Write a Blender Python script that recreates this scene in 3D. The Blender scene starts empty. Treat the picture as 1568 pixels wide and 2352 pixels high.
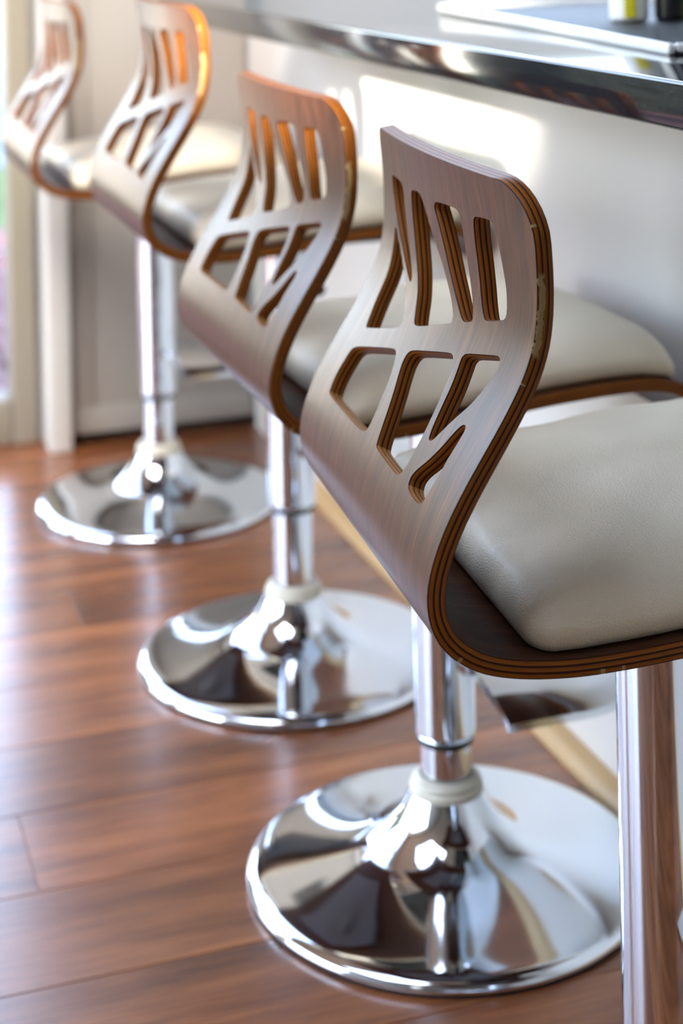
import bpy, bmesh, math, random
import numpy as np
from mathutils import Vector
from mathutils.geometry import delaunay_2d_cdt
R = math.radians
scene = bpy.context.scene
COL = scene.collection

# ------------------------------------------------------------------ camera
YAW = .3248
cam_d = bpy.data.cameras.new('camera')
cam = bpy.data.objects.new('camera', cam_d); COL.objects.link(cam)
cam.location = (0, 0, .949)
cam.rotation_mode = 'YXZ'
cam_d.sensor_fit = 'VERTICAL'; cam_d.sensor_height = 36.0; cam_d.sensor_width = 24.0
cam_d.lens = 36.0 * 3911 / 2352
cam_d.shift_y = -(1176 + 183) / 2352
from mathutils import Matrix
ROLL = -.0201
cam.rotation_mode = 'QUATERNION'
cam.rotation_quaternion = (Matrix.Rotation(-YAW, 4, 'Z') @ Matrix.Rotation(R(90), 4, 'X') @ Matrix.Rotation(ROLL, 4, 'Z')).to_quaternion()
cam_d.clip_start = .02; cam_d.clip_end = 200
cam_d.dof.use_dof = True
cam_d.dof.focus_distance = 1.10
cam_d.dof.aperture_fstop = 5.2
cam_d.dof.aperture_blades = 0
scene.camera = cam

# ------------------------------------------------------------------ sky, sun, exposure
world = bpy.data.worlds.new('sky'); scene.world = world; world.use_nodes = True
wn = world.node_tree.nodes; wl = world.node_tree.links
bg = wn['Background']
sky = wn.new('ShaderNodeTexSky'); sky.sky_type = 'NISHITA'; sky.sun_disc = False
sky.sun_elevation = R(38); sky.sun_rotation = R(200); sky.air_density = 1.0; sky.dust_density = 2.5; sky.ozone_density = 1.0
hs = wn.new('ShaderNodeHueSaturation'); hs.inputs['Saturation'].default_value = .78
wl.new(sky.outputs[0], hs.inputs['Color']); wl.new(hs.outputs[0], bg.inputs['Color'])
bg.inputs['Strength'].default_value = 2.4

sun_d = bpy.data.lights.new('sun', 'SUN'); sun = bpy.data.objects.new('sun', sun_d); COL.objects.link(sun)
SUN_TO = Vector((-.50, -.675, .18)).normalized()
sun.rotation_euler = SUN_TO.to_track_quat('Z', 'Y').to_euler()
sun_d.energy = 44.0; sun_d.angle = R(1.6); sun_d.color = (1.0, .93, .80)

def portal(name, loc, rot, sx, sy):
    d = bpy.data.lights.new(name, 'AREA'); d.shape = 'RECTANGLE'; d.size = sx; d.size_y = sy
    d.cycles.is_portal = True
    o = bpy.data.objects.new(name, d); COL.objects.link(o); o.location = loc; o.rotation_euler = rot

vs = scene.view_settings
vs.view_transform = 'Standard'; vs.look = 'None'; vs.gamma = 1; vs.use_curve_mapping = False
vs.exposure = 0.2
scene.cycles.max_bounces = 10; scene.cycles.diffuse_bounces = 6; scene.cycles.glossy_bounces = 6
scene.cycles.transmission_bounces = 8
scene.cycles.sample_clamp_indirect = 6.0
scene.cycles.blur_glossy = .5
scene.cycles.use_denoising = True
scene.cycles.caustics_reflective = False; scene.cycles.caustics_refractive = False

# ------------------------------------------------------------------ materials
def new_mat(name):
    m = bpy.data.materials.new(name); m.use_nodes = True
    return m, m.node_tree.nodes, m.node_tree.links, m.node_tree.nodes['Principled BSDF']
def setp(b, **k):
    for a, v in k.items():
        b.inputs[a.replace('_', ' ')].default_value = v
def rgba(r, g, b):  # sRGB 0-255 to linear
    f = lambda c: ((c/255)/12.92 if c/255 <= .04045 else ((c/255+.055)/1.055)**2.4)
    return (f(r), f(g), f(b), 1)
def plain(name, col, rough=.5, metal=0., coat=0., bump=0., bscale=200.):
    m, n, l, b = new_mat(name)
    setp(b, Base_Color=col, Roughness=rough, Metallic=metal, Coat_Weight=coat)
    tc = n.new('ShaderNodeTexCoord'); nz = n.new('ShaderNodeTexNoise'); nz.inputs['Scale'].default_value = 3.5; nz.inputs['Detail'].default_value = 4
    l.new(tc.outputs['Object'], nz.inputs['Vector'])
    mx = n.new('ShaderNodeMix'); mx.data_type = 'RGBA'; mx.blend_type = 'MULTIPLY'; mx.inputs['Factor'].default_value = .07
    mx.inputs['A'].default_value = col; l.new(nz.outputs['Color'], mx.inputs['B']); l.new(mx.outputs['Result'], b.inputs['Base Color'])
    if bump:
        n2 = n.new('ShaderNodeTexNoise'); n2.inputs['Scale'].default_value = bscale; l.new(tc.outputs['Object'], n2.inputs['Vector'])
        bp = n.new('ShaderNodeBump'); bp.inputs['Strength'].default_value = bump; bp.inputs['Distance'].default_value = .001
        l.new(n2.outputs['Fac'], bp.inputs['Height']); l.new(bp.outputs[0], b.inputs['Normal'])
    return m
def ramp(n, stops, interp='LINEAR'):
    r = n.new('ShaderNodeValToRGB'); e = r.color_ramp.elements; r.color_ramp.interpolation = interp
    e[0].position, e[0].color = stops[0]; e[1].position, e[1].color = stops[1]
    for p, c in stops[2:]:
        x = e.new(p); x.color = c
    return r
def math_n(n, l, op, a, b=None, c=None):
    m = n.new('ShaderNodeMath'); m.operation = op
    for i, v in enumerate((a, b, c)):
        if v is None: continue
        if isinstance(v, (int, float)): m.inputs[i].default_value = v
        else: l.new(v, m.inputs[i])
    return m.outputs[0]
def smooth_in(n, l, val, lo, hi):
    m = n.new('ShaderNodeMapRange'); m.interpolation_type = 'SMOOTHSTEP'
    m.inputs['From Min'].default_value = lo; m.inputs['From Max'].default_value = hi; l.new(val, m.inputs['Value'])
    return m.outputs['Result']

WHITE = (1, 1, 1, 1); BLACK = (0, 0, 0, 1)
# walnut veneer: grain runs along the bent sheet (UV y = length along the sheet, UV x = across it)
def mat_walnut():
    m, n, l, b = new_mat('walnut_veneer')
    uv = n.new('ShaderNodeUVMap'); uv.uv_map = 'UVMap'
    mp = n.new('ShaderNodeMapping'); mp.inputs['Scale'].default_value = (1, .045, 1); l.new(uv.outputs[0], mp.inputs[0])
    low = n.new('ShaderNodeTexNoise'); low.inputs['Scale'].default_value = 9; low.inputs['Detail'].default_value = 2; l.new(uv.outputs[0], low.inputs['Vector'])
    add = n.new('ShaderNodeVectorMath'); add.operation = 'MULTIPLY_ADD'; l.new(low.outputs['Color'], add.inputs[0])
    add.inputs[1].default_value = (.022, 0, 0); l.new(mp.outputs[0], add.inputs[2])
    n1 = n.new('ShaderNodeTexNoise'); n1.inputs['Scale'].default_value = 85; n1.inputs['Detail'].default_value = 4; l.new(add.outputs[0], n1.inputs['Vector'])
    n2 = n.new('ShaderNodeTexNoise'); n2.inputs['Scale'].default_value = 700; n2.inputs['Detail'].default_value = 3; l.new(add.outputs[0], n2.inputs['Vector'])
    r1 = ramp(n, [(.25, rgba(56, 30, 17)), (.72, rgba(98, 59, 34)), (.5, rgba(74, 42, 24))])
    l.new(n1.outputs['Fac'], r1.inputs[0])
    r2 = ramp(n, [(.38, (.42, .38, .36, 1)), (.60, (1.15, 1.12, 1.05, 1))])
    l.new(n2.outputs['Fac'], r2.inputs[0])
    mx = n.new('ShaderNodeMix'); mx.data_type = 'RGBA'; mx.blend_type = 'MULTIPLY'; mx.inputs['Factor'].default_value = .8
    l.new(r1.outputs[0], mx.inputs['A']); l.new(r2.outputs[0], mx.inputs['B'])
    # small scuffed spots on one side of the back
    sp = n.new('ShaderNodeSeparateXYZ'); l.new(uv.outputs[0], sp.inputs[0])
    dx = math_n(n, l, 'MULTIPLY', math_n(n, l, 'SUBTRACT', sp.outputs[0], .149), 45.)
    dy = math_n(n, l, 'MULTIPLY', math_n(n, l, 'SUBTRACT', sp.outputs[1], .135), 45.)
    rr = math_n(n, l, 'ADD', math_n(n, l, 'MULTIPLY', dx, dx), math_n(n, l, 'MULTIPLY', dy, dy))
    fall = smooth_in(n, l, rr, 1.0, .1)
    n3 = n.new('ShaderNodeTexNoise'); n3.inputs['Scale'].default_value = 190; n3.inputs['Detail'].default_value = 2; l.new(uv.outputs[0], n3.inputs['Vector'])
    spot = math_n(n, l, 'MULTIPLY', fall, smooth_in(n, l, n3.outputs['Fac'], .60, .68))
    m2 = n.new('ShaderNodeMix'); m2.data_type = 'RGBA'; l.new(spot, m2.inputs['Factor']); l.new(mx.outputs['Result'], m2.inputs['A']); m2.inputs['B'].default_value = rgba(70, 52, 44)
    l.new(m2.outputs['Result'], b.inputs['Base Color'])
    setp(b, Roughness=.36, Coat_Weight=.06, Coat_Roughness=.22, IOR=1.32)
    bp = n.new('ShaderNodeBump'); bp.inputs['Strength'].default_value = .12; bp.inputs['Distance'].default_value = .0004
    l.new(n2.outputs['Fac'], bp.inputs['Height']); l.new(bp.outputs[0], b.inputs['Normal'])
    return m
# plywood edge: UVMap x = depth through the sheet (0 outer .. 1 inner), y = run; 'sv' uv = (across, length) on the sheet
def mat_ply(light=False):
    m, n, l, b = new_mat('plywood_edge_lit' if light else 'plywood_edge')
    uv = n.new('ShaderNodeUVMap'); uv.uv_map = 'UVMap'; sp = n.new('ShaderNodeSeparateXYZ'); l.new(uv.outputs[0], sp.inputs[0])
    d = rgba(46, 18, 4); k = rgba(150, 88, 24); k2 = rgba(130, 74, 20)
    if light: d = rgba(120, 72, 34); k = rgba(186, 136, 82); k2 = rgba(170, 118, 68)  # light falling on upward cut-out walls, painted into the edge tones
    r = ramp(n, [(0, d), (.06, d), (.10, k), (.27, k2), (.31, d), (.38, d), (.42, k), (.60, k2), (.64, d), (.71, d), (.75, k), (.93, k2), (.97, d)])
    l.new(sp.outputs[0], r.inputs[0])
    nz = n.new('ShaderNodeTexNoise'); nz.inputs['Scale'].default_value = 1; nz.inputs['Detail'].default_value = 3
    mp = n.new('ShaderNodeMapping'); mp.inputs['Scale'].default_value = (14, 60, 1); l.new(uv.outputs[0], mp.inputs[0]); l.new(mp.outputs[0], nz.inputs['Vector'])
    r2 = ramp(n, [(.3, (.75, .72, .7, 1)), (.7, (1.1, 1.1, 1.1, 1))]); l.new(nz.outputs['Fac'], r2.inputs[0])
    mx = n.new('ShaderNodeMix'); mx.data_type = 'RGBA'; mx.blend_type = 'MULTIPLY'; mx.inputs['Factor'].default_value = 1
    l.new(r.outputs[0], mx.inputs['A']); l.new(r2.outputs[0], mx.inputs['B'])
    # worn pale patch on the side edge of the upper back, and scattered chips
    u2 = n.new('ShaderNodeUVMap'); u2.uv_map = 'sv'; s2 = n.new('ShaderNodeSeparateXYZ'); l.new(u2.outputs[0], s2.inputs[0])
    side = math_n(n, l, 'LESS_THAN', s2.outputs[0], -.168)
    L = s2.outputs[1]
    win = math_n(n, l, 'MULTIPLY', smooth_in(n, l, L, .051, .055), smooth_in(n, l, L, .104, .099))
    nn = n.new('ShaderNodeTexNoise'); nn.inputs['Scale'].default_value = 150; nn.inputs['Detail'].default_value = 3; l.new(u2.outputs[0], nn.inputs['Vector'])
    edge = math_n(n, l, 'ADD', sp.outputs[0], math_n(n, l, 'MULTIPLY', nn.outputs['Fac'], .7))
    near = math_n(n, l, 'LESS_THAN', edge, .80)
    far_ = math_n(n, l, 'GREATER_THAN', edge, .44)
    patch = math_n(n, l, 'MULTIPLY', math_n(n, l, 'MULTIPLY', near, far_), math_n(n, l, 'MULTIPLY', win, side))
    n4 = n.new('ShaderNodeTexNoise'); n4.inputs['Scale'].default_value = 130; n4.inputs['Detail'].default_value = 1; l.new(u2.outputs[0], n4.inputs['Vector'])
    chip = math_n(n, l, 'MULTIPLY', math_n(n, l, 'GREATER_THAN', n4.outputs['Fac'], .665), math_n(n, l, 'LESS_THAN', sp.outputs[0], .3))
    chip = math_n(n, l, 'MULTIPLY', chip, side)
    tot = math_n(n, l, 'MAXIMUM', patch, chip)
    m2 = n.new('ShaderNodeMix'); m2.data_type = 'RGBA'; l.new(tot, m2.inputs['Factor']); l.new(mx.outputs['Result'], m2.inputs['A']); m2.inputs['B'].default_value = rgba(158, 136, 92)
    l.new(m2.outputs['Result'], b.inputs['Base Color'])
    setp(b, Roughness=.55, Coat_Weight=.04, Coat_Roughness=.3, IOR=1.25)
    return m
def mat_leather():
    m, n, l, b = new_mat('cream_leather')
    tc = n.new('ShaderNodeTexCoord')
    v = n.new('ShaderNodeTexVoronoi'); v.feature = 'DISTANCE_TO_EDGE'; v.inputs['Scale'].default_value = 640
    mp = n.new('ShaderNodeMapping'); mp.inputs['Scale'].default_value = (.6, 1.15, 1); mp.inputs['Rotation'].default_value = (0, 0, .35)
    l.new(tc.outputs['Object'], mp.inputs[0])
    w = n.new('ShaderNodeTexNoise'); w.inputs['Scale'].default_value = 90
    l.new(tc.outputs['Object'], w.inputs['Vector'])
    ad = n.new('ShaderNodeVectorMath'); ad.operation = 'MULTIPLY_ADD'; l.new(w.outputs['Color'], ad.inputs[0]); ad.inputs[1].default_value = (.004,)*3; l.new(mp.outputs[0], ad.inputs[2])
    l.new(ad.outputs[0], v.inputs['Vector'])
    cl = math_n(n, l, 'POWER', math_n(n, l, 'MINIMUM', v.outputs['Distance'], .3), .6)
    nz = n.new('ShaderNodeTexNoise'); nz.inputs['Scale'].default_value = 7; nz.inputs['Detail'].default_value = 3; l.new(tc.outputs['Object'], nz.inputs['Vector'])
    r = ramp(n, [(.3, rgba(226, 213, 184)), (.7, rgba(236, 225, 200))]); l.new(nz.outputs['Fac'], r.inputs[0]); l.new(r.outputs[0], b.inputs['Base Color'])
    bp = n.new('ShaderNodeBump'); bp.inputs['Strength'].default_value = .6; bp.inputs['Distance'].default_value = .0008
    l.new(cl, bp.inputs['Height']); l.new(bp.outputs[0], b.inputs['Normal'])
    setp(b, Roughness=.36, Coat_Weight=.2, Coat_Roughness=.3)
    return m
def mat_chrome():
    m, n, l, b = new_mat('chrome')
    tc = n.new('ShaderNodeTexCoord'); nz = n.new('ShaderNodeTexNoise'); nz.inputs['Scale'].default_value = 30; nz.inputs['Detail'].default_value = 4
    l.new(tc.outputs['Object'], nz.inputs['Vector'])
    mr = n.new('ShaderNodeMapRange'); mr.inputs['To Min'].default_value = .03; mr.inputs['To Max'].default_value = .10
    l.new(nz.outputs['Fac'], mr.inputs['Value']); l.new(mr.outputs[0], b.inputs['Roughness'])
    setp(b, Base_Color=(.76, .81, .87, 1), Metallic=1.0)
    return m
def mat_plank():
    m, n, l, b = new_mat('red_brown_floorboard')
    tc = n.new('ShaderNodeTexCoord'); oi = n.new('ShaderNodeObjectInfo')
    of = n.new('ShaderNodeVectorMath'); of.operation = 'MULTIPLY_ADD'
    cb = n.new('ShaderNodeCombineXYZ'); l.new(oi.outputs['Random'], cb.inputs[0]); l.new(oi.outputs['Random'], cb.inputs[1])
    l.new(cb.outputs[0], of.inputs[0]); of.inputs[1].default_value = (17, 9, 0); l.new(tc.outputs['Object'], of.inputs[2])
    mp = n.new('ShaderNodeMapping'); mp.inputs['Scale'].default_value = (1.3, 9, 1); l.new(of.outputs[0], mp.inputs[0])
    n1 = n.new('ShaderNodeTexNoise'); n1.inputs['Scale'].default_value = 2.2; n1.inputs['Detail'].default_value = 5; n1.inputs['Roughness'].default_value = .6; l.new(mp.outputs[0], n1.inputs['Vector'])
    mp2 = n.new('ShaderNodeMapping'); mp2.inputs['Scale'].default_value = (4, 90, 1); l.new(of.outputs[0], mp2.inputs[0])
    n2 = n.new('ShaderNodeTexNoise'); n2.inputs['Scale'].default_value = 3; n2.inputs['Detail'].default_value = 4; l.new(mp2.outputs[0], n2.inputs['Vector'])
    r1 = ramp(n, [(.28, rgba(88, 50, 30)), (.76, rgba(180, 118, 70)), (.45, rgba(128, 76, 44)), (.6, rgba(154, 94, 56))]); l.new(n1.outputs['Fac'], r1.inputs[0])
    r2 = ramp(n, [(.35, (.72, .68, .66, 1)), (.6, (1.05, 1.05, 1.05, 1))]); l.new(n2.outputs['Fac'], r2.inputs[0])
    mx = n.new('ShaderNodeMix'); mx.data_type = 'RGBA'; mx.blend_type = 'MULTIPLY'; mx.inputs['Factor'].default_value = .7
    l.new(r1.outputs[0], mx.inputs['A']); l.new(r2.outputs[0], mx.inputs['B'])
    hv = n.new('ShaderNodeHueSaturation'); mr = n.new('ShaderNodeMapRange'); mr.inputs['To Min'].default_value = .82; mr.inputs['To Max'].default_value = 1.16
    l.new(oi.outputs['Random'], mr.inputs['Value']); l.new(mr.outputs[0], hv.inputs['Value']); l.new(mx.outputs['Result'], hv.inputs['Color'])
    l.new(hv.outputs[0], b.inputs['Base Color'])
    bp = n.new('ShaderNodeBump'); bp.inputs['Strength'].default_value = .1; bp.inputs['Distance'].default_value = .001
    l.new(n1.outputs['Fac'], bp.inputs['Height']); l.new(bp.outputs[0], b.inputs['Normal'])
    setp(b, Roughness=.27, Coat_Weight=.45, Coat_Roughness=.2)
    return m
def mat_granite():
    m, n, l, b = new_mat('black_granite')
    tc = n.new('ShaderNodeTexCoord')
    v = n.new('ShaderNodeTexNoise'); v.inputs['Scale'].default_value = 260; v.inputs['Detail'].default_value = 3; l.new(tc.outputs['Object'], v.inputs['Vector'])
    r = ramp(n, [(.45, rgba(16, 18, 23)), (.75, rgba(40, 46, 58)), (.58, rgba(22, 26, 34))]); l.new(v.outputs['Fac'], r.inputs[0])
    l.new(r.outputs[0], b.inputs['Base Color'])
    setp(b, Roughness=.07, IOR=1.5)
    return m
def mat_glass(name='clear_glass', col=(1, 1, 1, 1), thin=True):
    m, n, l, b = new_mat(name)
    out = n['Material Output']
    if thin:
        tr = n.new('ShaderNodeBsdfTransparent'); tr.inputs[0].default_value = col
        gl = n.new('ShaderNodeBsdfGlossy'); gl.inputs['Roughness'].default_value = .01
        fr = n.new('ShaderNodeMath'); lw = n.new('ShaderNodeLayerWeight'); lw.inputs[0].default_value = .5
        pw = n.new('ShaderNodeMath'); pw.operation = 'POWER'; pw.inputs[1].default_value = 4.; l.new(lw.outputs['Facing'], pw.inputs[0])
        fr.operation = 'MULTIPLY_ADD'; l.new(pw.outputs[0], fr.inputs[0]); fr.inputs[1].default_value = .8; fr.inputs[2].default_value = .04
        mx = n.new('ShaderNodeMixShader'); l.new(fr.outputs[0], mx.inputs[0]); l.new(tr.outputs[0], mx.inputs[1]); l.new(gl.outputs[0], mx.inputs[2])
        l.new(mx.outputs[0], out.inputs['Surface'])
    else:
        setp(b, Base_Color=col, Roughness=.03, Transmission_Weight=1.0, IOR=1.45)
    return m
def mat_grass():
    m, n, l, b = new_mat('lawn_green')
    tc = n.new('ShaderNodeTexCoord'); nz = n.new('ShaderNodeTexNoise'); nz.inputs['Scale'].default_value = 25; l.new(tc.outputs['Object'], nz.inputs['Vector'])
    r = ramp(n, [(.3, rgba(30, 56, 22)), (.7, rgba(52, 82, 38))]); l.new(nz.outputs['Fac'], r.inputs[0]); l.new(r.outputs[0], b.inputs['Base Color'])
    setp(b, Roughness=.8)
    return m

M = dict(walnut=mat_walnut(), ply=mat_ply(), plylit=mat_ply(True), leather=mat_leather(), chrome=mat_chrome(), plank=mat_plank(), granite=mat_granite(),
    glass=mat_glass(), grass=mat_grass(),
    wall=plain('white_paint', rgba(226, 222, 216), .32, bump=.04),
    brownwall=plain('slate_wall_paint', rgba(128, 130, 136), .6),
    wall2=plain('warm_grey_paint', rgba(206, 206, 204), .55),
    ceiling=plain('ceiling_paint', rgba(235, 233, 228), .8),
    panel=plain('pale_grey_lacquer', rgba(162, 156, 149), .4),
    whitetrim=plain('white_gloss_paint', rgba(204, 203, 198), .35),
    frame=plain('taupe_door_frame', rgba(138, 132, 118), .45),
    plinth=plain('dark_plinth', rgba(52, 38, 30), .6),
    pine=plain('pale_timber', rgba(196, 160, 112), .45, bump=.1, bscale=60),
    rubber=plain('black_rubber', rgba(22, 22, 24), .6),
    collar=plain('ivory_plastic', rgba(214, 208, 190), .3),
    subfloor=plain('floor_gap', rgba(40, 20, 12), .7),
    plate=plain('blue_grey_plate_paint', rgba(118, 128, 146), .4),
    darksteel=plain('dull_dark_steel', (.25, .25, .25, 1), .35, metal=1.0),
    steel=plain('brushed_steel', (.72, .73, .74, 1), .2, metal=1.0),
    whiteplastic=plain('white_plastic', rgba(240, 240, 236), .3, coat=.4),
    yellow=plain('yellow_label', rgba(226, 214, 40), .5),
    blackplastic=plain('black_plastic', rgba(12, 12, 13), .25),
    teal=plain('pale_teal_plastic', rgba(150, 222, 200), .25),
    lime=plain('lime_plastic', rgba(190, 220, 60), .3),
    paver=plain('pink_paver', rgba(92, 66, 70), .8),
    added_hedge=plain('added_hedge_green', rgba(26, 34, 28), .9),
    bluefence=plain('blue_grey_fence_paint', rgba(70, 88, 120), .7),
    render=plain('white_render', rgba(244, 243, 238), .9),
    darkcloth=plain('charcoal_fabric', rgba(42, 44, 50), .9))

# ------------------------------------------------------------------ helpers
def link(o, parent=None):
    COL.objects.link(o)
    if parent is not None: o.parent = parent
    return o
def tag(o, label=None, cat=None, group=None, kind=None):
    if label: o['label'] = label
    if cat: o['category'] = cat
    if group: o['group'] = group
    if kind: o['kind'] = kind
    return o
def empty(name, loc=(0, 0, 0), rz=0):
    o = bpy.data.objects.new(name, None); COL.objects.link(o); o.location = loc; o.rotation_euler = (0, 0, rz); o.empty_display_size = .05
    return o
def finish(bm, name, mats, parent=None, smooth=True, angle=35, loc=None):
    me = bpy.data.meshes.new(name)
    bm.normal_update()
    if smooth:
        for f in bm.faces: f.smooth = True
        for e in bm.edges:
            if len(e.link_faces) == 2 and e.calc_face_angle(0) > R(angle): e.smooth = False
    bm.to_mesh(me); bm.free()
    for m_ in (mats if isinstance(mats, (list, tuple)) else [mats]): me.materials.append(m_)
    o = bpy.data.objects.new(name, me)
    link(o, parent)
    if loc: o.location = loc
    return o
def add_box(bm, x0, x1, y0, y1, z0, z1, bev=0.):
    r = bmesh.ops.create_cube(bm, size=1)
    for v in r['verts']:
        v.co = Vector(((x0+x1)/2 + v.co.x*(x1-x0), (y0+y1)/2 + v.co.y*(y1-y0), (z0+z1)/2 + v.co.z*(z1-z0)))
    if bev:
        es = list({e for v in r['verts'] for e in v.link_edges})
        bmesh.ops.bevel(bm, geom=es, offset=bev, segments=3, profile=.5, affect='EDGES')
def box(name, x0, x1, y0, y1, z0, z1, mat, parent=None, bev=0., center=False):
    bm = bmesh.new()
    if center:
        cx, cy, cz = (x0+x1)/2, (y0+y1)/2, (z0+z1)/2
        add_box(bm, x0-cx, x1-cx, y0-cy, y1-cy, z0-cz, z1-cz, bev)
        return finish(bm, name, mat, parent, loc=(cx, cy, cz))
    add_box(bm, x0, x1, y0, y1, z0, z1, bev)
    return finish(bm, name, mat, parent)
def lathe(name, prof, mat, parent=None, seg=64, loc=None, angle=35):
    bm = bmesh.new(); rings = []
    for (r, z) in prof:
        if r < 1e-6: rings.append([bm.verts.new((0, 0, z))])
        else: rings.append([bm.verts.new((r*math.cos(2*math.pi*i/seg), r*math.sin(2*math.pi*i/seg), z)) for i in range(seg)])
    for a, b in zip(rings, rings[1:]):
        for i in range(seg):
            j = (i+1) % seg
            if len(a) == 1 and len(b) == 1: continue
            if len(a) == 1: bm.faces.new((a[0], b[j], b[i]))
            elif len(b) == 1: bm.faces.new((a[i], a[j], b[0]))
            else: bm.faces.new((a[i], a[j], b[j], b[i]))
    bmesh.ops.recalc_face_normals(bm, faces=bm.faces)
    return finish(bm, name, mat, parent, loc=loc, angle=angle)
def spline(pts, n):
    """Catmull-Rom through pts"""
    P = [pts[0]] + list(pts) + [pts[-1]]; out = []
    for i in range(1, len(P)-2):
        for k in range(n):
            t = k/n; p0, p1, p2, p3 = (np.array(P[i+j], float) for j in (-1, 0, 1, 2))
            out.append(tuple(.5*((2*p1)+(-p0+p2)*t+(2*p0-5*p1+4*p2-p3)*t*t+(-p0+3*p1-3*p2+p3)*t**3)))
    out.append(tuple(pts[-1])); return out

# ------------------------------------------------------------------ room shell
XW = .85      # face of the breakfast-bar wall
# floor: dark gap bed + every board its own piece
floor = box('floor', -3.2, 3.0, -3.2, 3.2, -.06, -.004, M['subfloor']); tag(floor, kind='structure')
random.seed(4)
PITCH = .1535; y = 1.6865 - PITCH*26
row = 0
while y < 3.15:
    x = -3.1 + random.uniform(-1.0, 0)
    while x < XW:
        Lp = random.choice((1.1, 1.35, 1.6, 1.9))
        x0, x1 = max(x, -3.1), min(x+Lp, XW)
        if x1 - x0 > .05 and x1 > -2.6 and y+PITCH < 3.3:
            y1 = min(y+PITCH, 3.19)
            bm = bmesh.new(); w = (x1-x0)/2-.0002; h = (y1-y)/2-.0003
            add_box(bm, -w, w, -h, h, -.012, .0, 0)
            top = [e for e in bm.edges if all(abs(v.co.z) < 1e-6 for v in e.verts)]
            bmesh.ops.bevel(bm, geom=top, offset=.0007, segments=1, affect='EDGES')
            finish(bm, 'plank', M['plank'], floor, smooth=False, loc=((x0+x1)/2, (y+y1)/2, 0))
        x += Lp
    y += PITCH; row += 1
kf = box('plank', XW+.1, 2.95, -3.1, 3.15, -.012, 0, M['plank'], floor)

bm = bmesh.new()
for a in ((-3.3, -1.4, -3.3, 3.35), (.1, 3.1, -3.3, 3.35), (-1.4, .1, -3.3, .5), (-1.4, .1, 1.9, 3.35)): add_box(bm, *a, 2.5, 2.6)
ceiling = finish(bm, 'ceiling', M['ceiling'], smooth=False); tag(ceiling, kind='structure')
skl = empty('window_4', (-.65, 1.2, 2.55)); tag(skl, kind='structure')  # skylight added out of view to brighten the seat pad tops
for a in (-.75, .71): box('frame_bar', a, a+.04, -.7, .7, -.04, .04, M['whitetrim'], skl)
for a in (-.7, .66): box('frame_bar', -.709, .709, a, a+.04, -.04, .04, M['whitetrim'], skl)
box('pane', -.709, .709, -.659, .659, -.004, .004, M['glass'], skl)
portal('portal_added_skylight', (-.65, 1.2, 2.62), (0, 0, 0), 1.5, 1.4)
def wall_with_holes(name, axis, c0, c1, a0, a1, holes, mat):
    """axis 'x': wall normal along x between x=c0..c1, spans a (y) a0..a1; holes = (lo, hi, z0, z1)"""
    bm = bmesh.new()
    def bx(p, q, z0, z1):
        if q-p < 1e-4 or z1-z0 < 1e-4: return
        if axis == 'x': add_box(bm, c0, c1, p, q, z0, z1)
        else: add_box(bm, p, q, c0, c1, z0, z1)
    cur = a0
    for lo, hi, z0, z1 in sorted(holes):
        bx(cur, lo, 0, 2.5); bx(lo, hi, 0, z0); bx(lo, hi, z1, 2.5); cur = hi
    bx(cur, a1, 0, 2.5)
    o = finish(bm, name, mat, smooth=False); tag(o, kind='structure'); return o

# sun window: opening computed by running the sun's direction back from the lit patch on the bar wall
XL = -2.4
k = (XW - XL)/.50
PY0, PY1, PZ0, PZ1 = 1.71, 2.56, .637, .80
sy0, sy1 = PY0-.675*k, PY1-.675*k
sz0, sz1 = PZ0+.18*k, PZ1+.18*k+.06
WL = [(sy0, sy1, sz0, min(sz1, 2.25)), (.8, 2.9, .12, 2.25)]
wall_left = wall_with_holes('wall_left', 'x', XL-.15, XL, -3.2, 3.2, WL, M['wall2'])
wall_back = wall_with_holes('wall_back', 'y', 3.17, 3.32, XL-.15, 3.0, [(-2.2, .456, -.01, 2.15), (.95, 2.5, 1.08, 2.2)], M['wall2'])
wall_front = wall_with_holes('wall_front', 'y', -3.35, -3.2, XL-.15, 3.0, [], M['brownwall'])
wall_kit = wall_with_holes('wall_right', 'x', 2.9, 3.05, -3.2, 3.2, [(.2, 2.6, 1.0, 2.0)], M['wall2'])
# breakfast-bar wall under the worktop
bar = box('wall_island', XW, XW+.10, -1.2, 3.09, 0, .797, M['wall'], bev=.002); tag(bar, kind='structure')
# quarter-round trim at its foot
bm = bmesh.new(); prof = [(0, 0)] + [(-.025*math.cos(a), .02*math.sin(a)) for a in np.linspace(0, math.pi/2, 7)]
va = [bm.verts.new((XW+p[0], -1.2, p[1]+.0)) for p in prof]; vb = [bm.verts.new((XW+p[0], 2.72, p[1])) for p in prof]
for i in range(len(prof)):
    j = (i+1) % len(prof); bm.faces.new((va[i], va[j], vb[j], vb[i]))
bm.faces.new(va); bm.faces.new(vb[::-1]); bmesh.ops.recalc_face_normals(bm, faces=bm.faces)
tr = finish(bm, 'trim_1', M['pine'], angle=60); tag(tr, kind='structure')

# worktop
ct = empty('countertop', (.6, 0, .797))
tag(ct, 'long black polished granite worktop overhanging the white bar wall', 'countertop')
bm = bmesh.new(); add_box(bm, 0, .98, -1.5, 2.72, 0, .035, .0028)
o = finish(bm, 'slab', M['granite'], ct)

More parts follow.
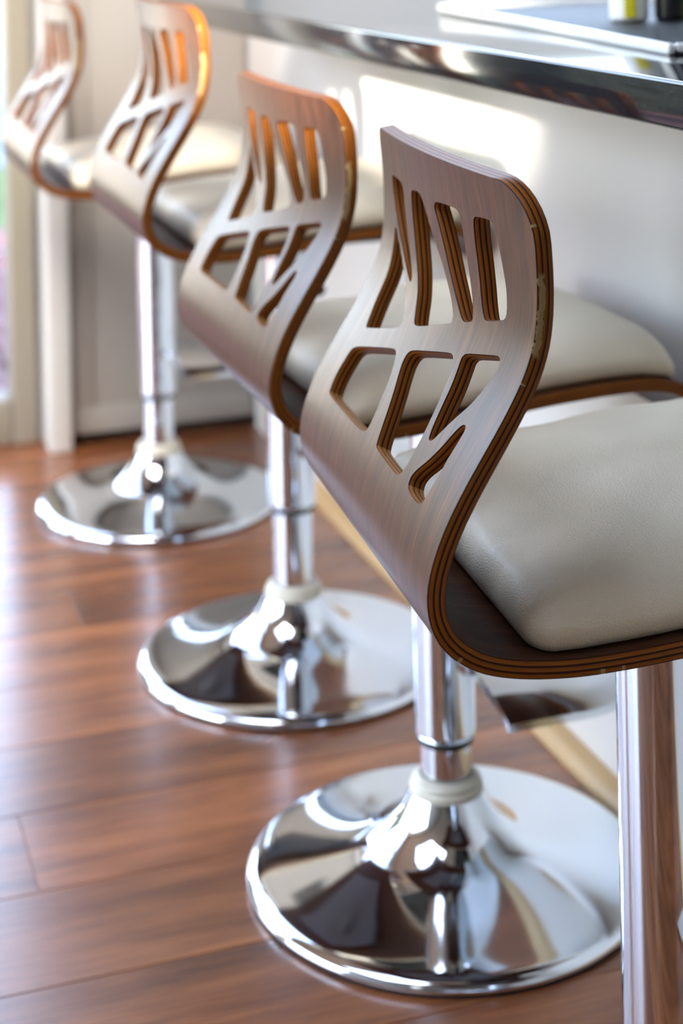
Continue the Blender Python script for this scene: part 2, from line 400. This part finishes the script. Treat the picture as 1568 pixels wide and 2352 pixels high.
# end cabinet closing the bar at its far end
cab = empty('end_cabinet', (.66, 3.1, 0)); tag(cab, 'pale grey framed end cabinet panel beyond the farthest stool', 'cabinet')
box('carcass', -.155, .19, 0, .06, .022, 2.1, M['panel'], cab, bev=.002)
box('frame_rail', -.155, .19, -.003, 0, .022, .07, M['panel'], cab, bev=.002)
box('frame_stile', -.155, -.11, -.003, 0, .0702, 2.1, M['panel'], cab, bev=.002)
box('plinth', -.13, .19, .022, .06, 0, .0215, M['plinth'], cab)
t2 = box('trim_2', .462, .504, 3.07, 3.168, 0, 2.15, M['whitetrim'], bev=.004); tag(t2, kind='structure')

# glazed door in the back wall
d1 = empty('door_1', (0, 3.2, 0)); tag(d1, kind='structure')
box('door_frame', .409, .454, -.05, .03, .0, 2.14, M['frame'], d1, bev=.004)
box('door_rail', -2.19, .408, -.045, .025, .0, .082, M['frame'], d1, bev=.004)
box('door_rail', -2.19, .408, -.045, .025, 2.06, 2.14, M['frame'], d1, bev=.004)
box('door_frame', -2.19, -2.12, -.045, .025, .083, 2.059, M['frame'], d1, bev=.004)
box('door_stile', -.93, -.86, -.045, .025, .083, 2.059, M['frame'], d1, bev=.004)
box('pane', -.859, .408, -.012, -.006, .083, 2.059, M['glass'], d1)
box('pane', -2.119, -.931, -.012, -.006, .083, 2.059, M['glass'], d1)
for i, (lo, hi, z0, z1) in enumerate(WL):
    w_ = empty('window_%d' % (i+1), (XL-.08, (lo+hi)/2, 0)); tag(w_, kind='structure')
    h = (hi-lo)/2
    if i == 1:
        for a in (-h, -.02, h-.04): box('frame_bar', -.02, .02, a, a+.04, z0, z1, M['whitetrim'], w_)
        box('frame_bar', -.02, .02, -h, h, z0, z0+.04, M['whitetrim'], w_); box('frame_bar', -.02, .02, -h, h, z1-.04, z1, M['whitetrim'], w_)
    box('pane', -.003, .003, -h, h, z0, z1, M['glass'], w_)

portal('portal_left', (XL-.14, 1.85, 1.185), (0, R(-90), 0), 2.13, 2.1)
portal('portal_back', (-.87, 3.30, 1.07), (R(-90), 0, 0), 2.66, 2.15)
portal('portal_kitchen', (3.04, 1.4, 1.5), (0, R(90), 0), 1.0, 2.4)

portal('portal_added_window', (1.725, 3.30, 1.64), (R(-90), 0, 0), 1.55, 1.12)
w_ = empty('window_3', (1.725, 3.24, 0)); tag(w_, kind='structure')  # window added out of view to light the seat pads and bottles
for a in (-.775, -.02, .735): box('frame_bar', a, a+.04, -.02, .02, 1.08, 2.2, M['whitetrim'], w_)
for a in (1.08, 2.16): box('frame_bar', -.735, .735, -.02, .02, a, a+.04, M['whitetrim'], w_)
box('pane', -.735, .735, -.003, .003, 1.12, 2.16, M['glass'], w_)

# outdoors beyond the glazed door
pv = empty('patio', (0, 3.33, -.1)); tag(pv, kind='structure')
random.seed(9)
for i in range(8):
    for j in range(10):
        box('paver', -2.5+j*.5, -2.5+j*.5+.49, i*.3, i*.3+.29, 0, .05+random.uniform(0, .003), M['paver'], pv, bev=.004)
lawn = box('lawn', -9, 12, 5.74, 8.0, -.12, -.055, M['grass']); tag(lawn, 'green lawn strip outside past the pink paved patio', 'lawn', kind='stuff')
gr = box('ground', -30, 30, 3.33, 40, -.2, -.11, M['grass']); tag(gr, kind='structure')
fen = empty('garden_fence', (2.2, 7.2, -.053)); tag(fen, 'blue grey board fence outside behind the lawn', 'fence')
for i in range(13):
    box('board', -2+i*.2, -2+i*.2+.192, 0, .02, 0, 1.5, M['bluefence'], fen, bev=.002)
gw = empty('added_garden_wall', (-.65, 8.0, -.053)); tag(gw, 'added white rendered wall outside, unseen past the glazed door', 'wall')  # added out of view as a bright reflection for the worktop edge
box('wall_body', -.85, .85, 0, .12, 0, 1.05, M['render'], gw, bev=.006)
box('coping', -.87, .87, -.02, .14, 1.05, 1.10, M['render'], gw, bev=.006)
bm = bmesh.new(); bmesh.ops.create_grid(bm, x_segments=60, y_segments=24, size=1)  # unseen hedge shape, added to darken sky reflections in the backrests
random.seed(3)
for v in bm.verts:
    x_, z_ = v.co.x*.9, v.co.y*.78
    v.co = Vector((x_, -.12*math.cos(v.co.y*1.3)+random.uniform(-.03, .03), z_+.82))
r = bmesh.ops.extrude_face_region(bm, geom=bm.faces[:]); 
for g in r['geom']:
    if isinstance(g, bmesh.types.BMVert): g.co.y += .4
hd = finish(bm, 'added_hedge', M['added_hedge'], loc=(-1.60, 5.45, -.04)); tag(hd, 'unseen dark green hedge outside on the patio near the glazed door', 'added_hedge')

# ------------------------------------------------------------------ bar stools
W = .175; TH = .0115
PROF = [(-.1555,.785),(-.1535,.774),(-.152,.761),(-.151,.747),(-.1503,.730),(-.1503,.718),(-.151,.706),(-.153,.690),(-.160,.671),(-.170,.653),(-.182,.634),(-.192,.619),(-.202,.603),(-.211,.587),(-.218,.571),(-.223,.555),(-.2245,.541),(-.2225,.528),(-.217,.516),(-.207,.5055),(-.192,.4965),(-.172,.491),(-.150,.488),(-.125,.4865),(-.09,.4875),(-.05,.4905),(0,.496),(.05,.5005),(.10,.503),(.14,.503),(.165,.499),(.182,.489),(.193,.474),(.199,.458)]
HOLES = [
[(0.1154, 0.1539), (0.1222, 0.1393), (0.1249, 0.1257), (0.123, 0.1092), (0.1244, 0.0951), (0.1229, 0.0808), (0.1205, 0.0713), (0.1051, 0.0819), (0.0872, 0.0933), (0.0712, 0.1027), (0.0561, 0.1134), (0.0436, 0.1247), (0.0391, 0.1314), (0.0447, 0.1365), (0.0762, 0.145), (0.1107, 0.1537)],
[(0.1242, 0.0326), (0.1044, 0.0335), (0.0872, 0.0338), (0.0831, 0.0382), (0.0816, 0.0547), (0.0747, 0.0732), (0.0627, 0.0885), (0.0526, 0.0978), (0.0513, 0.1023), (0.0571, 0.1027), (0.0745, 0.095), (0.0949, 0.0821), (0.1121, 0.0682), (0.1241, 0.0488)],
[(0.0562, 0.0372), (0.0521, 0.0343), (0.0393, 0.0331), (0.028, 0.0339), (0.0223, 0.039), (0.0128, 0.0493), (-0.0015, 0.0626), (-0.0168, 0.0743), (-0.0323, 0.0875), (-0.0459, 0.099), (-0.051, 0.1046), (-0.0519, 0.1092), (-0.0431, 0.1121), (-0.0147, 0.12), (0.0105, 0.1267), (0.0169, 0.1253), (0.0248, 0.1159), (0.0309, 0.1057), (0.0387, 0.096), (0.0506, 0.078), (0.0569, 0.0588), (0.0578, 0.0467)],
[(-0.0046, 0.0386), (-0.0079, 0.0342), (-0.0155, 0.0325), (-0.0484, 0.0309), (-0.0562, 0.0318), (-0.0612, 0.0353), (-0.0635, 0.0451), (-0.0665, 0.0566), (-0.0717, 0.0704), (-0.0775, 0.083), (-0.0835, 0.0955), (-0.0848, 0.0998), (-0.0816, 0.1019), (-0.071, 0.1042), (-0.064, 0.1017), (-0.0516, 0.094), (-0.0353, 0.0803), (-0.0209, 0.0611), (-0.0101, 0.0455)],
[(-0.0846, 0.0342), (-0.088, 0.0311), (-0.0941, 0.0302), (-0.1112, 0.0292), (-0.1174, 0.0307), (-0.1207, 0.0345), (-0.1241, 0.0446), (-0.1282, 0.057), (-0.1325, 0.0684), (-0.1343, 0.0785), (-0.1348, 0.0862), (-0.1307, 0.0899), (-0.1249, 0.0915), (-0.1055, 0.0959), (-0.1005, 0.0936), (-0.0947, 0.0858), (-0.0896, 0.0706), (-0.0866, 0.0585), (-0.0844, 0.047)],
[(0.12, 0.2133), (0.123, 0.2098), (0.125, 0.1992), (0.1232, 0.1859), (0.1212, 0.1759), (0.1132, 0.1701), (0.0709, 0.1592), (0.0314, 0.1495), (0.024, 0.1504), (0.0163, 0.1597), (0.0115, 0.1704), (0.0084, 0.1828), (0.0066, 0.2004), (0.0086, 0.2081), (0.0137, 0.2109), (0.026, 0.2122), (0.0767, 0.2125)],
[(-0.022, 0.2121), (-0.0192, 0.2093), (-0.0169, 0.2013), (-0.0131, 0.1879), (-0.0069, 0.1736), (0.0015, 0.1595), (0.0044, 0.1524), (0.0036, 0.1462), (-0.0021, 0.1417), (-0.0398, 0.1327), (-0.0682, 0.1263), (-0.0736, 0.1273), (-0.0793, 0.133), (-0.0824, 0.1467), (-0.0851, 0.1631), (-0.0869, 0.1809), (-0.085, 0.2019), (-0.0814, 0.2101), (-0.0771, 0.2134), (-0.0676, 0.2141)],
[(-0.1, 0.1817), (-0.0963, 0.1803), (-0.0937, 0.1714), (-0.0919, 0.1586), (-0.0905, 0.1432), (-0.0877, 0.1307), (-0.0863, 0.1246), (-0.0905, 0.1209), (-0.1133, 0.1159), (-0.1358, 0.111), (-0.1403, 0.1129), (-0.1413, 0.1187), (-0.1359, 0.1326), (-0.1283, 0.147), (-0.1157, 0.1621), (-0.1075, 0.1743), (-0.1032, 0.1804)],
[(-0.1269, 0.2164), (-0.1171, 0.2168), (-0.104, 0.2157), (-0.0988, 0.2135), (-0.0973, 0.2082), (-0.1009, 0.2018), (-0.1118, 0.1912), (-0.1205, 0.1789), (-0.1267, 0.1657), (-0.1315, 0.1595), (-0.1359, 0.1587), (-0.1384, 0.1614), (-0.1377, 0.1716), (-0.1358, 0.1832), (-0.1354, 0.1965), (-0.1325, 0.2076), (-0.1305, 0.2138)]]

_P = np.array(PROF)
_d = np.r_[0, np.cumsum(np.hypot(*np.diff(_P, axis=0).T))]
_s = np.linspace(0, _d[-1], 400)
_Q = np.stack([np.interp(_s, _d, _P[:, 0]), np.interp(_s, _d, _P[:, 1])], 1)
_k = np.exp(-.5*(np.arange(-12, 13)/5)**2); _k /= _k.sum()
_Q = np.vstack([2*_Q[0]-_Q[12:0:-1], _Q, 2*_Q[-1]-_Q[-2:-14:-1]])
_Q = np.stack([np.convolve(_Q[:, i], _k, 'valid') for i in (0, 1)], 1)
_d = np.r_[0, np.cumsum(np.hypot(*np.diff(_Q, axis=0).T))]; SMAX = float(_d[-1])
_T = np.gradient(_Q, _d, axis=0); _T /= np.linalg.norm(_T, axis=1)[:, None]
CB = .012
def shell_pt(v, s, depth=0.):
    """point on the bent sheet: v across, s along from the top edge; depth towards the sitter"""
    x = float(np.interp(s, _d, _Q[:, 0])); z = float(np.interp(s, _d, _Q[:, 1]))
    tx = float(np.interp(s, _d, _T[:, 0])); tz = float(np.interp(s, _d, _T[:, 1]))
    t = min(max((s-.02)/.28, 0), 1); amp = CB*(1-t*t*(3-2*t))
    x -= amp*(1-(v/W)**2)
    sl = 2*amp*v/(W*W)                 # dx/dv
    n = Vector((-tz, -sl*1.0, tx)); n.normalize()   # inner side
    return Vector((x, v, z)) + n*depth
def inner_z(x):
    """height of the upper face of the seat part at local x"""
    m_ = _d > .33
    return float(np.interp(x, _Q[m_, 0], _Q[m_, 1])) + TH
def chaikin(p, n=2):
    for _ in range(n):
        q = []
        for a, b in zip(p, p[1:]+p[:1]):
            q.append((a[0]*.78+b[0]*.22, a[1]*.78+b[1]*.22)); q.append((a[0]*.22+b[0]*.78, a[1]*.22+b[1]*.78))
        p = q
    return p
def resample(loop, step):
    P_ = loop+[loop[0]]; out = []; 
    for a, b in zip(P_, P_[1:]):
        L_ = math.hypot(b[0]-a[0], b[1]-a[1]); n = max(1, int(round(L_/step)))
        out += [(a[0]+(b[0]-a[0])*i/n, a[1]+(b[1]-a[1])*i/n) for i in range(n)]
    return out
def sheet_outline():
    p = []
    def corner(cx, cs, ra, rb, a0, a1, n=9):
        for i in range(n):
            a = a0+(a1-a0)*i/(n-1); p.append((cx+ra*math.cos(a), cs+rb*math.sin(a)))
    corner(-W+.045, .035, .045, .035, math.pi, 1.5*math.pi)          # top, s small
    corner(W-.024, .021, .024, .021, 1.5*math.pi, 2*math.pi)
    corner(W-.05, SMAX-.05, .05, .05, 0, .5*math.pi)
    corner(-W+.05, SMAX-.05, .05, .05, .5*math.pi, math.pi)
    return resample(p, .006)
def simplify(p, mind):
    out = [p[0]]
    for q in p[1:]:
        if math.hypot(q[0]-out[-1][0], q[1]-out[-1][1]) > mind: out.append(q)
    if math.hypot(out[-1][0]-out[0][0], out[-1][1]-out[0][1]) < mind: out.pop()
    return out
def inside(p, poly):
    c = False; x, y = p; j = len(poly)-1
    for i in range(len(poly)):
        xi, yi = poly[i]; xj, yj = poly[j]
        if (yi > y) != (yj > y) and x < (xj-xi)*(y-yi)/(yj-yi)+xi: c = not c
        j = i
    return c
def dist_loop(p, poly):
    a = np.array(poly); b = np.roll(a, -1, 0); ab = b-a
    t = np.clip(((np.array(p)-a)*ab).sum(1)/np.maximum((ab**2).sum(1), 1e-12), 0, 1)
    return float(np.hypot(*(a+ab*t[:, None]-np.array(p)).T).min())
def build_shell_mesh():
    outer = simplify(sheet_outline(), .002)
    holes = [simplify(chaikin(list(h)), .0012) for h in HOLES]
    loops = [outer]+holes
    pts = []; edges = []
    for lp in loops:
        b0 = len(pts); pts += lp; n = len(lp)
        edges += [(b0+i, b0+(i+1) % n) for i in range(n)]
    nb = len(pts)
    st = .0075; nv = int(2*W/st); ns = int(SMAX/st)
    for j in range(1, ns):
        s_ = j*SMAX/ns
        for i in range(1, nv):
            v_ = -W+2*W*i/nv + (st/2 if j % 2 else 0)
            p = (v_, s_)
            if not inside(p, outer) or dist_loop(p, outer) < .003: continue
            if s_ < .27 and any(inside(p, h) or dist_loop(p, h) < .003 for h in holes): continue
            pts.append(p)
    V, E, F, ov, oe, of = delaunay_2d_cdt([Vector(p) for p in pts], edges, [], 0, 1e-7)
    V = [(float(v[0]), float(v[1])) for v in V]
    faces = []
    for f in F:
        c = (sum(V[i][0] for i in f)/3, sum(V[i][1] for i in f)/3)
        if inside(c, outer) and not any(inside(c, h) for h in holes): faces.append(tuple(f))
    bm = bmesh.new(); uvl = bm.loops.layers.uv.new('UVMap'); svl = bm.loops.layers.uv.new('sv')
    BV = .0009                           # eased arris
    # pull boundary verts of faces slightly inwards is skipped; arris is made on the wall instead
    vo = [bm.verts.new(shell_pt(v, s, 0)) for v, s in V]; vi = [bm.verts.new(shell_pt(v, s, TH)) for v, s in V]
    for f in faces:
        a = bm.faces.new([vo[i] for i in f]); b = bm.faces.new([vi[i] for i in reversed(f)])
        for ff, idx in ((a, f), (b, f[::-1])):
            ff.material_index = 0
            for lo, i in zip(ff.loops, idx): lo[uvl].uv = V[i]; lo[svl].uv = V[i]
    # walls
    for lp in loops:
        n = len(lp); run = 0.
        # outward (away from material) 2D normals for rounding
        rings = []
        prof = [(0., 0.), (.05, .00045), (.13, .0008), (.87, .0008), (.95, .00045), (1., 0.)]
        area = sum(lp[i][0]*lp[(i+1) % n][1]-lp[(i+1) % n][0]*lp[i][1] for i in range(n))
        sgn = 1 if area > 0 else -1
        if lp is not outer: sgn = -sgn
        nr = []
        for i in range(n):
            a = lp[i-1]; c = lp[(i+1) % n]; tx, ty = c[0]-a[0], c[1]-a[1]; L_ = math.hypot(tx, ty) or 1
            nr.append((ty/L_*sgn, -tx/L_*sgn))
        for (dp, off) in prof:
            rings.append([bm.verts.new(shell_pt(lp[i][0]+nr[i][0]*off, lp[i][1]+nr[i][1]*off, dp*TH)) for i in range(n)])
        runs = [0.]
        for i in range(n):
            j = (i+1) % n; runs.append(runs[-1]+math.hypot(lp[j][0]-lp[i][0], lp[j][1]-lp[i][1]))
        for r_ in range(len(prof)-1):
            for i in range(n):
                j = (i+1) % n
                q = [(r_, i), (r_, j), (r_+1, j), (r_+1, i)]
                if sgn*(1 if lp is outer else 1) < 0: q = q[::-1]
                ff = bm.faces.new([rings[a][b] for a, b in q]); ff.material_index = 2 if (lp is not outer and lp[i][1] > .18 and nr[i][1] < -.8) else 1  # lower edges of the cut-outs take the copy with painted light
                for lo, (a, b) in zip(ff.loops, q):
                    rr = runs[i+1] if b == j else runs[i]
                    lo[uvl].uv = (prof[a][0], rr); lo[svl].uv = lp[b]
    for f in bm.faces: f.smooth = True
    me = bpy.data.meshes.new('seat_shell'); bm.normal_update()
    for e in bm.edges:
        if len(e.link_faces) == 2 and e.calc_face_angle(0) > R(40): e.smooth = False
    bm.to_mesh(me); bm.free(); me.materials.append(M['walnut']); me.materials.append(M['ply']); me.materials.append(M['plylit'])
    return me
def build_cushion():
    x0, x1, hv = -.156, .176, .166
    def ring(inset, rc):
        p = []; a0, a1, b = x0+inset, x1-inset, hv-inset; rc = max(rc, .004)
        for cx, cy, s0 in ((a1-rc, b-rc, 0), (a0+rc, b-rc, 1), (a0+rc, -b+rc, 2), (a1-rc, -b+rc, 3)):
            for k_ in range(9):
                a = (s0+k_/8)*math.pi/2; p.append((cx+rc*math.cos(a), cy+rc*math.sin(a)))
        q = []
        N = 36
        for i in range(36):
            q.append(p[i])
        # add points on the straights
        out = []
        for i in range(36):
            out.append(q[i])
            if i % 9 == 8:
                a, b_ = q[i], q[(i+1) % 36]
                for t in range(1, 16): out.append((a[0]+(b_[0]-a[0])*t/16, a[1]+(b_[1]-a[1])*t/16))
        return out
    spec = [(.010, 0.0, .012), (.002, .0015, .014), (-.001, .006, .016), (-.0025, .014, .020), (-.002, .022, .024), (.002, .030, .028),
            (.0075, .0355, .034), (.014, .039, .034), (.024, .0418, .034), (.038, .0440, .034), (.058, .0462, .034), (.085, .0483, .03), (.115, .0498, .02), (.145, .0506, .01)]
    bm = bmesh.new(); rings = []
    for (ins, h, rc) in spec:
        rings.append([bm.verts.new((x, y, inner_z(min(max(x, -.185), .19)) + h - (.004*abs(y/hv)**3 if h > .02 else 0)
                                    + (.0012*math.sin(x*61)*math.sin(y*53) if h > .035 else 0))) for x, y in ring(ins, rc)])
    n = len(rings[0])
    for a, b in zip(rings, rings[1:]):
        for i in range(n):
            j = (i+1) % n; bm.faces.new((a[i], a[j], b[j], b[i]))
    bm.faces.new(rings[-1]); bm.faces.new(rings[0][::-1])
    # pleat: little nipped point at the rear corners
    for v in bm.verts:
        for cy in (-1, 1):
            d_ = math.hypot(v.co.x-(-.134), v.co.y-cy*.160)
            if d_ < .02 and v.co.z < inner_z(-.13)+.02:
                k_ = (1-d_/.02)*.0035; v.co.y += cy*k_; v.co.x -= k_*.2
    return finish(bm, 'cushion', M['leather'], angle=60)
BASE = [(0, .001), (.196, .001), (.199, .003), (.2, .0062), (.1985, .0100), (.194, .0132), (.186, .0155), (.173, .0176), (.155, .0200), (.134, .0232), (.112, .0274), (.092, .0325), (.076, .039), (.063, .0485), (.053, .058), (.045, .069), (.0395, .079), (.036, .086), (.0, .088)]
def _smooth_prof(p, a, b, n=3):
    return p[:a]+[tuple(map(float, q)) for q in spline(p[a:b], n)]+p[b:]
def build_stool():
    root = empty('bar_stool')
    sh = link(bpy.data.objects.new('seat_shell', build_shell_mesh()), root)
    cu = build_cushion(); cu.parent = root; cu['label'] = 'cream grained leather seat pad'
    lathe('base', _smooth_prof(BASE, 3, 18), M['chrome'], root, seg=128, angle=50)
    base = root.children[-1] if root.children else None
    base = [c for c in root.children if c.name.startswith('base')][-1]
    lathe('rubber_ring', [(.19, 0.), (.1985, 0.), (.199, .0035), (.19, .0035), (.19, 0.)], M['rubber'], base, seg=96)
    lathe('collar', [(.026, .082), (.034, .082), (.0365, .0845), (.0365, .090), (.034, .0925), (.0345, .096), (.031, .100), (.0262, .1015)], M['collar'], root, seg=64)
    lathe('pole', [(.0, .085), (.0249, .085), (.0249, .30), (.0, .30)], M['chrome'], root, seg=64)
    lathe('sleeve', [(.0252, .134), (.0285, .134), (.0299, .1365), (.0299, .140), (.0299, .455), (.0299, .470), (.026, .470)], M['chrome'], root, seg=96)
    lathe('sleeve_ring', [(.0251, .1275), (.0275, .1275), (.028, .1295), (.0275, .1335), (.0251, .1335)], M['rubber'], root, seg=64)
    bm = bmesh.new(); add_box(bm, -.10, .10, -.10, .10, .482, .4865, .001); add_box(bm, -.04, .04, -.035, .035, .468, .483, .003)
    finish(bm, 'mounting_plate', M['plate'], root)
    # footrest plate: shallow chrome wing clamped to the sleeve
    bm = bmesh.new(); top = []; bot = []; nx, ny = 18, 24
    for i in range(nx+1):
        for j in range(ny+1):
            u = i/nx; w_ = -1+2*j/ny
            X = .02+.20*u*math.sqrt(max(0, 1-.16*w_*w_)); Y = .112*w_*math.sqrt(max(0, 1-.35*max(0, u-.5)*2))
            zc = .014*(1-w_*w_)*(1-.5*u)-.006*max(0, (u-.75)*4)**2 - .005*abs(w_)**6
            top.append(bm.verts.new((X, Y, .192+zc))); bot.append(bm.verts.new((X, Y, .184+zc*.9)))
    q = lambda i, j: i*(ny+1)+j
    for i in range(nx):
        for j in range(ny):
            bm.faces.new((top[q(i, j)], top[q(i+1, j)], top[q(i+1, j+1)], top[q(i, j+1)]))
            bm.faces.new((bot[q(i, j)], bot[q(i, j+1)], bot[q(i+1, j+1)], bot[q(i+1, j)]))
    for i in range(nx):
        bm.faces.new((top[q(i, 0)], bot[q(i, 0)], bot[q(i+1, 0)], top[q(i+1, 0)])); bm.faces.new((top[q(i, ny)], top[q(i+1, ny)], bot[q(i+1, ny)], bot[q(i, ny)]))
    for j in range(ny):
        bm.faces.new((top[q(0, j)], top[q(0, j+1)], bot[q(0, j+1)], bot[q(0, j)])); bm.faces.new((top[q(nx, j)], bot[q(nx, j)], bot[q(nx, j+1)], top[q(nx, j+1)]))
    bmesh.ops.recalc_face_normals(bm, faces=bm.faces)
    fr = finish(bm, 'footrest', M['chrome'], root, angle=50)
    # gas-lift lever
    bm = bmesh.new()
    pts = [(.01, -.02, .474), (.012, -.06, .468), (.012, -.085, .455), (.012, -.10, .432)]
    prev = None
    for i, p in enumerate(pts):
        ring = [bm.verts.new((p[0]+.0035*math.cos(a), p[1], p[2]+.0035*math.sin(a))) for a in np.linspace(0, 2*math.pi, 10, endpoint=False)]
        if prev:
            for k_ in range(10): bm.faces.new((prev[k_], prev[(k_+1) % 10], ring[(k_+1) % 10], ring[k_]))
        else: bm.faces.new(ring[::-1])
        prev = ring
    bm.faces.new(prev); bmesh.ops.recalc_face_normals(bm, faces=bm.faces)
    lv = finish(bm, 'lever', M['chrome'], root)
    kn = lathe('knob', [(0, -.009), (.0045, -.008), (.0058, 0), (.005, .008), (0, .009)], M['blackplastic'], lv, seg=20, loc=(.012, -.102, .427))
    kn.rotation_euler = (R(60), 0, 0)
    return root
MOVES = ('seat_shell', 'cushion', 'sleeve', 'sleeve_ring', 'mounting_plate', 'footrest', 'lever')
def copy_stool(src):
    r = src.copy(); COL.objects.link(r)
    for ch in list(src.children):
        c = ch.copy(); COL.objects.link(c); c.parent = r
        for g in list(ch.children):
            d_ = g.copy(); COL.objects.link(d_); d_.parent = c
    return r
proto = build_stool()
STOOLS = [  # x, y, turn, height offset, label
    (.600, 1.100, -.083, 0.0, 'nearest walnut bar stool, its cream seat and chrome pole cut off by the frame'),
    (.623, 1.577, -.005, .006, 'second nearest walnut bar stool, above the largest visible chrome base'),
    (.625, 2.103, -.005, .065, 'third nearest walnut bar stool, its back overlapping the far end of the black worktop'),
    (.592, 2.752, -.005, .045, 'farthest walnut bar stool, beside the glazed door frame')]
for i, (x, y, a, dz, lab) in enumerate(STOOLS):
    o = proto if i == 0 else copy_stool(proto)
    o.location = (x, y, 0); o.rotation_euler = (0, 0, a)
    tag(o, lab, 'bar stool', 'bar stools in a row along the worktop')
    for c in o.children:
        if c.name.split('.')[0] in MOVES: c.location.z = dz

# ------------------------------------------------------------------ things on the worktop
ZC = .832
tray = empty('draining_tray', (.795, 1.99, ZC), R(-97.2)); tag(tray, 'bright steel draining tray lying on the black worktop', 'tray')
bm = bmesh.new(); add_box(bm, 0, .75, .006, .30, 0, .004, .001); finish(bm, 'tray_bed', M['rubber'], tray)
bm = bmesh.new()
for a in ((0, .75, 0, .007), (0, .75, .299, .306)): add_box(bm, *a, 0, .010, .0025)
for a in ((0, .007, .0075, .2985), (.743, .75, .0075, .2985)): add_box(bm, *a, 0, .010, .0025)
finish(bm, 'rim', M['whiteplastic'], tray)
def bottle(name, loc, prof, mat, label, cap=None, capmat=None, band=None, bandmat=None):
    b = empty(name, loc); tag(b, label, 'bottle', 'bottles beside the draining tray')
    lathe('body', prof, mat, b, seg=40)
    if cap: lathe('cap', cap, capmat, b, seg=32)
    if band: lathe('band', band, bandmat, b, seg=40)
    return b
def tall(r, h, neck=.011):
    return [(0, 0), (r-.003, 0), (r, .003), (r, h*.7), (r*.93, h*.77), (r*.6, h*.86), (neck, h*.92), (neck, h), (0, h)]
zt = ZC+.0045
bottle('soap_bottle', (.862, 1.613, zt), tall(.0205, .19), M['whiteplastic'], 'white plastic bottle with a yellow band on the steel tray',
    [(.012, .19), (.014, .19), (.014, .215), (0, .217)], M['whiteplastic'], None, None)
sb = [o for o in COL.objects if o.name == 'soap_bottle'][0]
bm = bmesh.new(); add_box(bm, -.006, .006, -.0215, -.0195, .004, .07, .0008); lb = finish(bm, 'label', M['yellow'], sb); lb.rotation_euler = (0, 0, -YAW-.1)
bottle('oil_bottle', (.905, 1.600, zt), tall(.0175, .22), M['blackplastic'], 'slim black bottle right of the white bottle on the tray',
    [(.012, .22), (.013, .22), (.013, .24), (0, .242)], M['blackplastic'])
bottle('cleaner_bottle', (.945, 1.58, zt), tall(.022, .2), M['teal'], 'pale teal bottle at the right edge of the picture on the tray',
    [(.012, .2), (.014, .2), (.014, .225), (0, .227)], M['lime'], [(.0224, .0), (.0227, .001), (.0227, .018), (.0224, .019)], M['lime'])
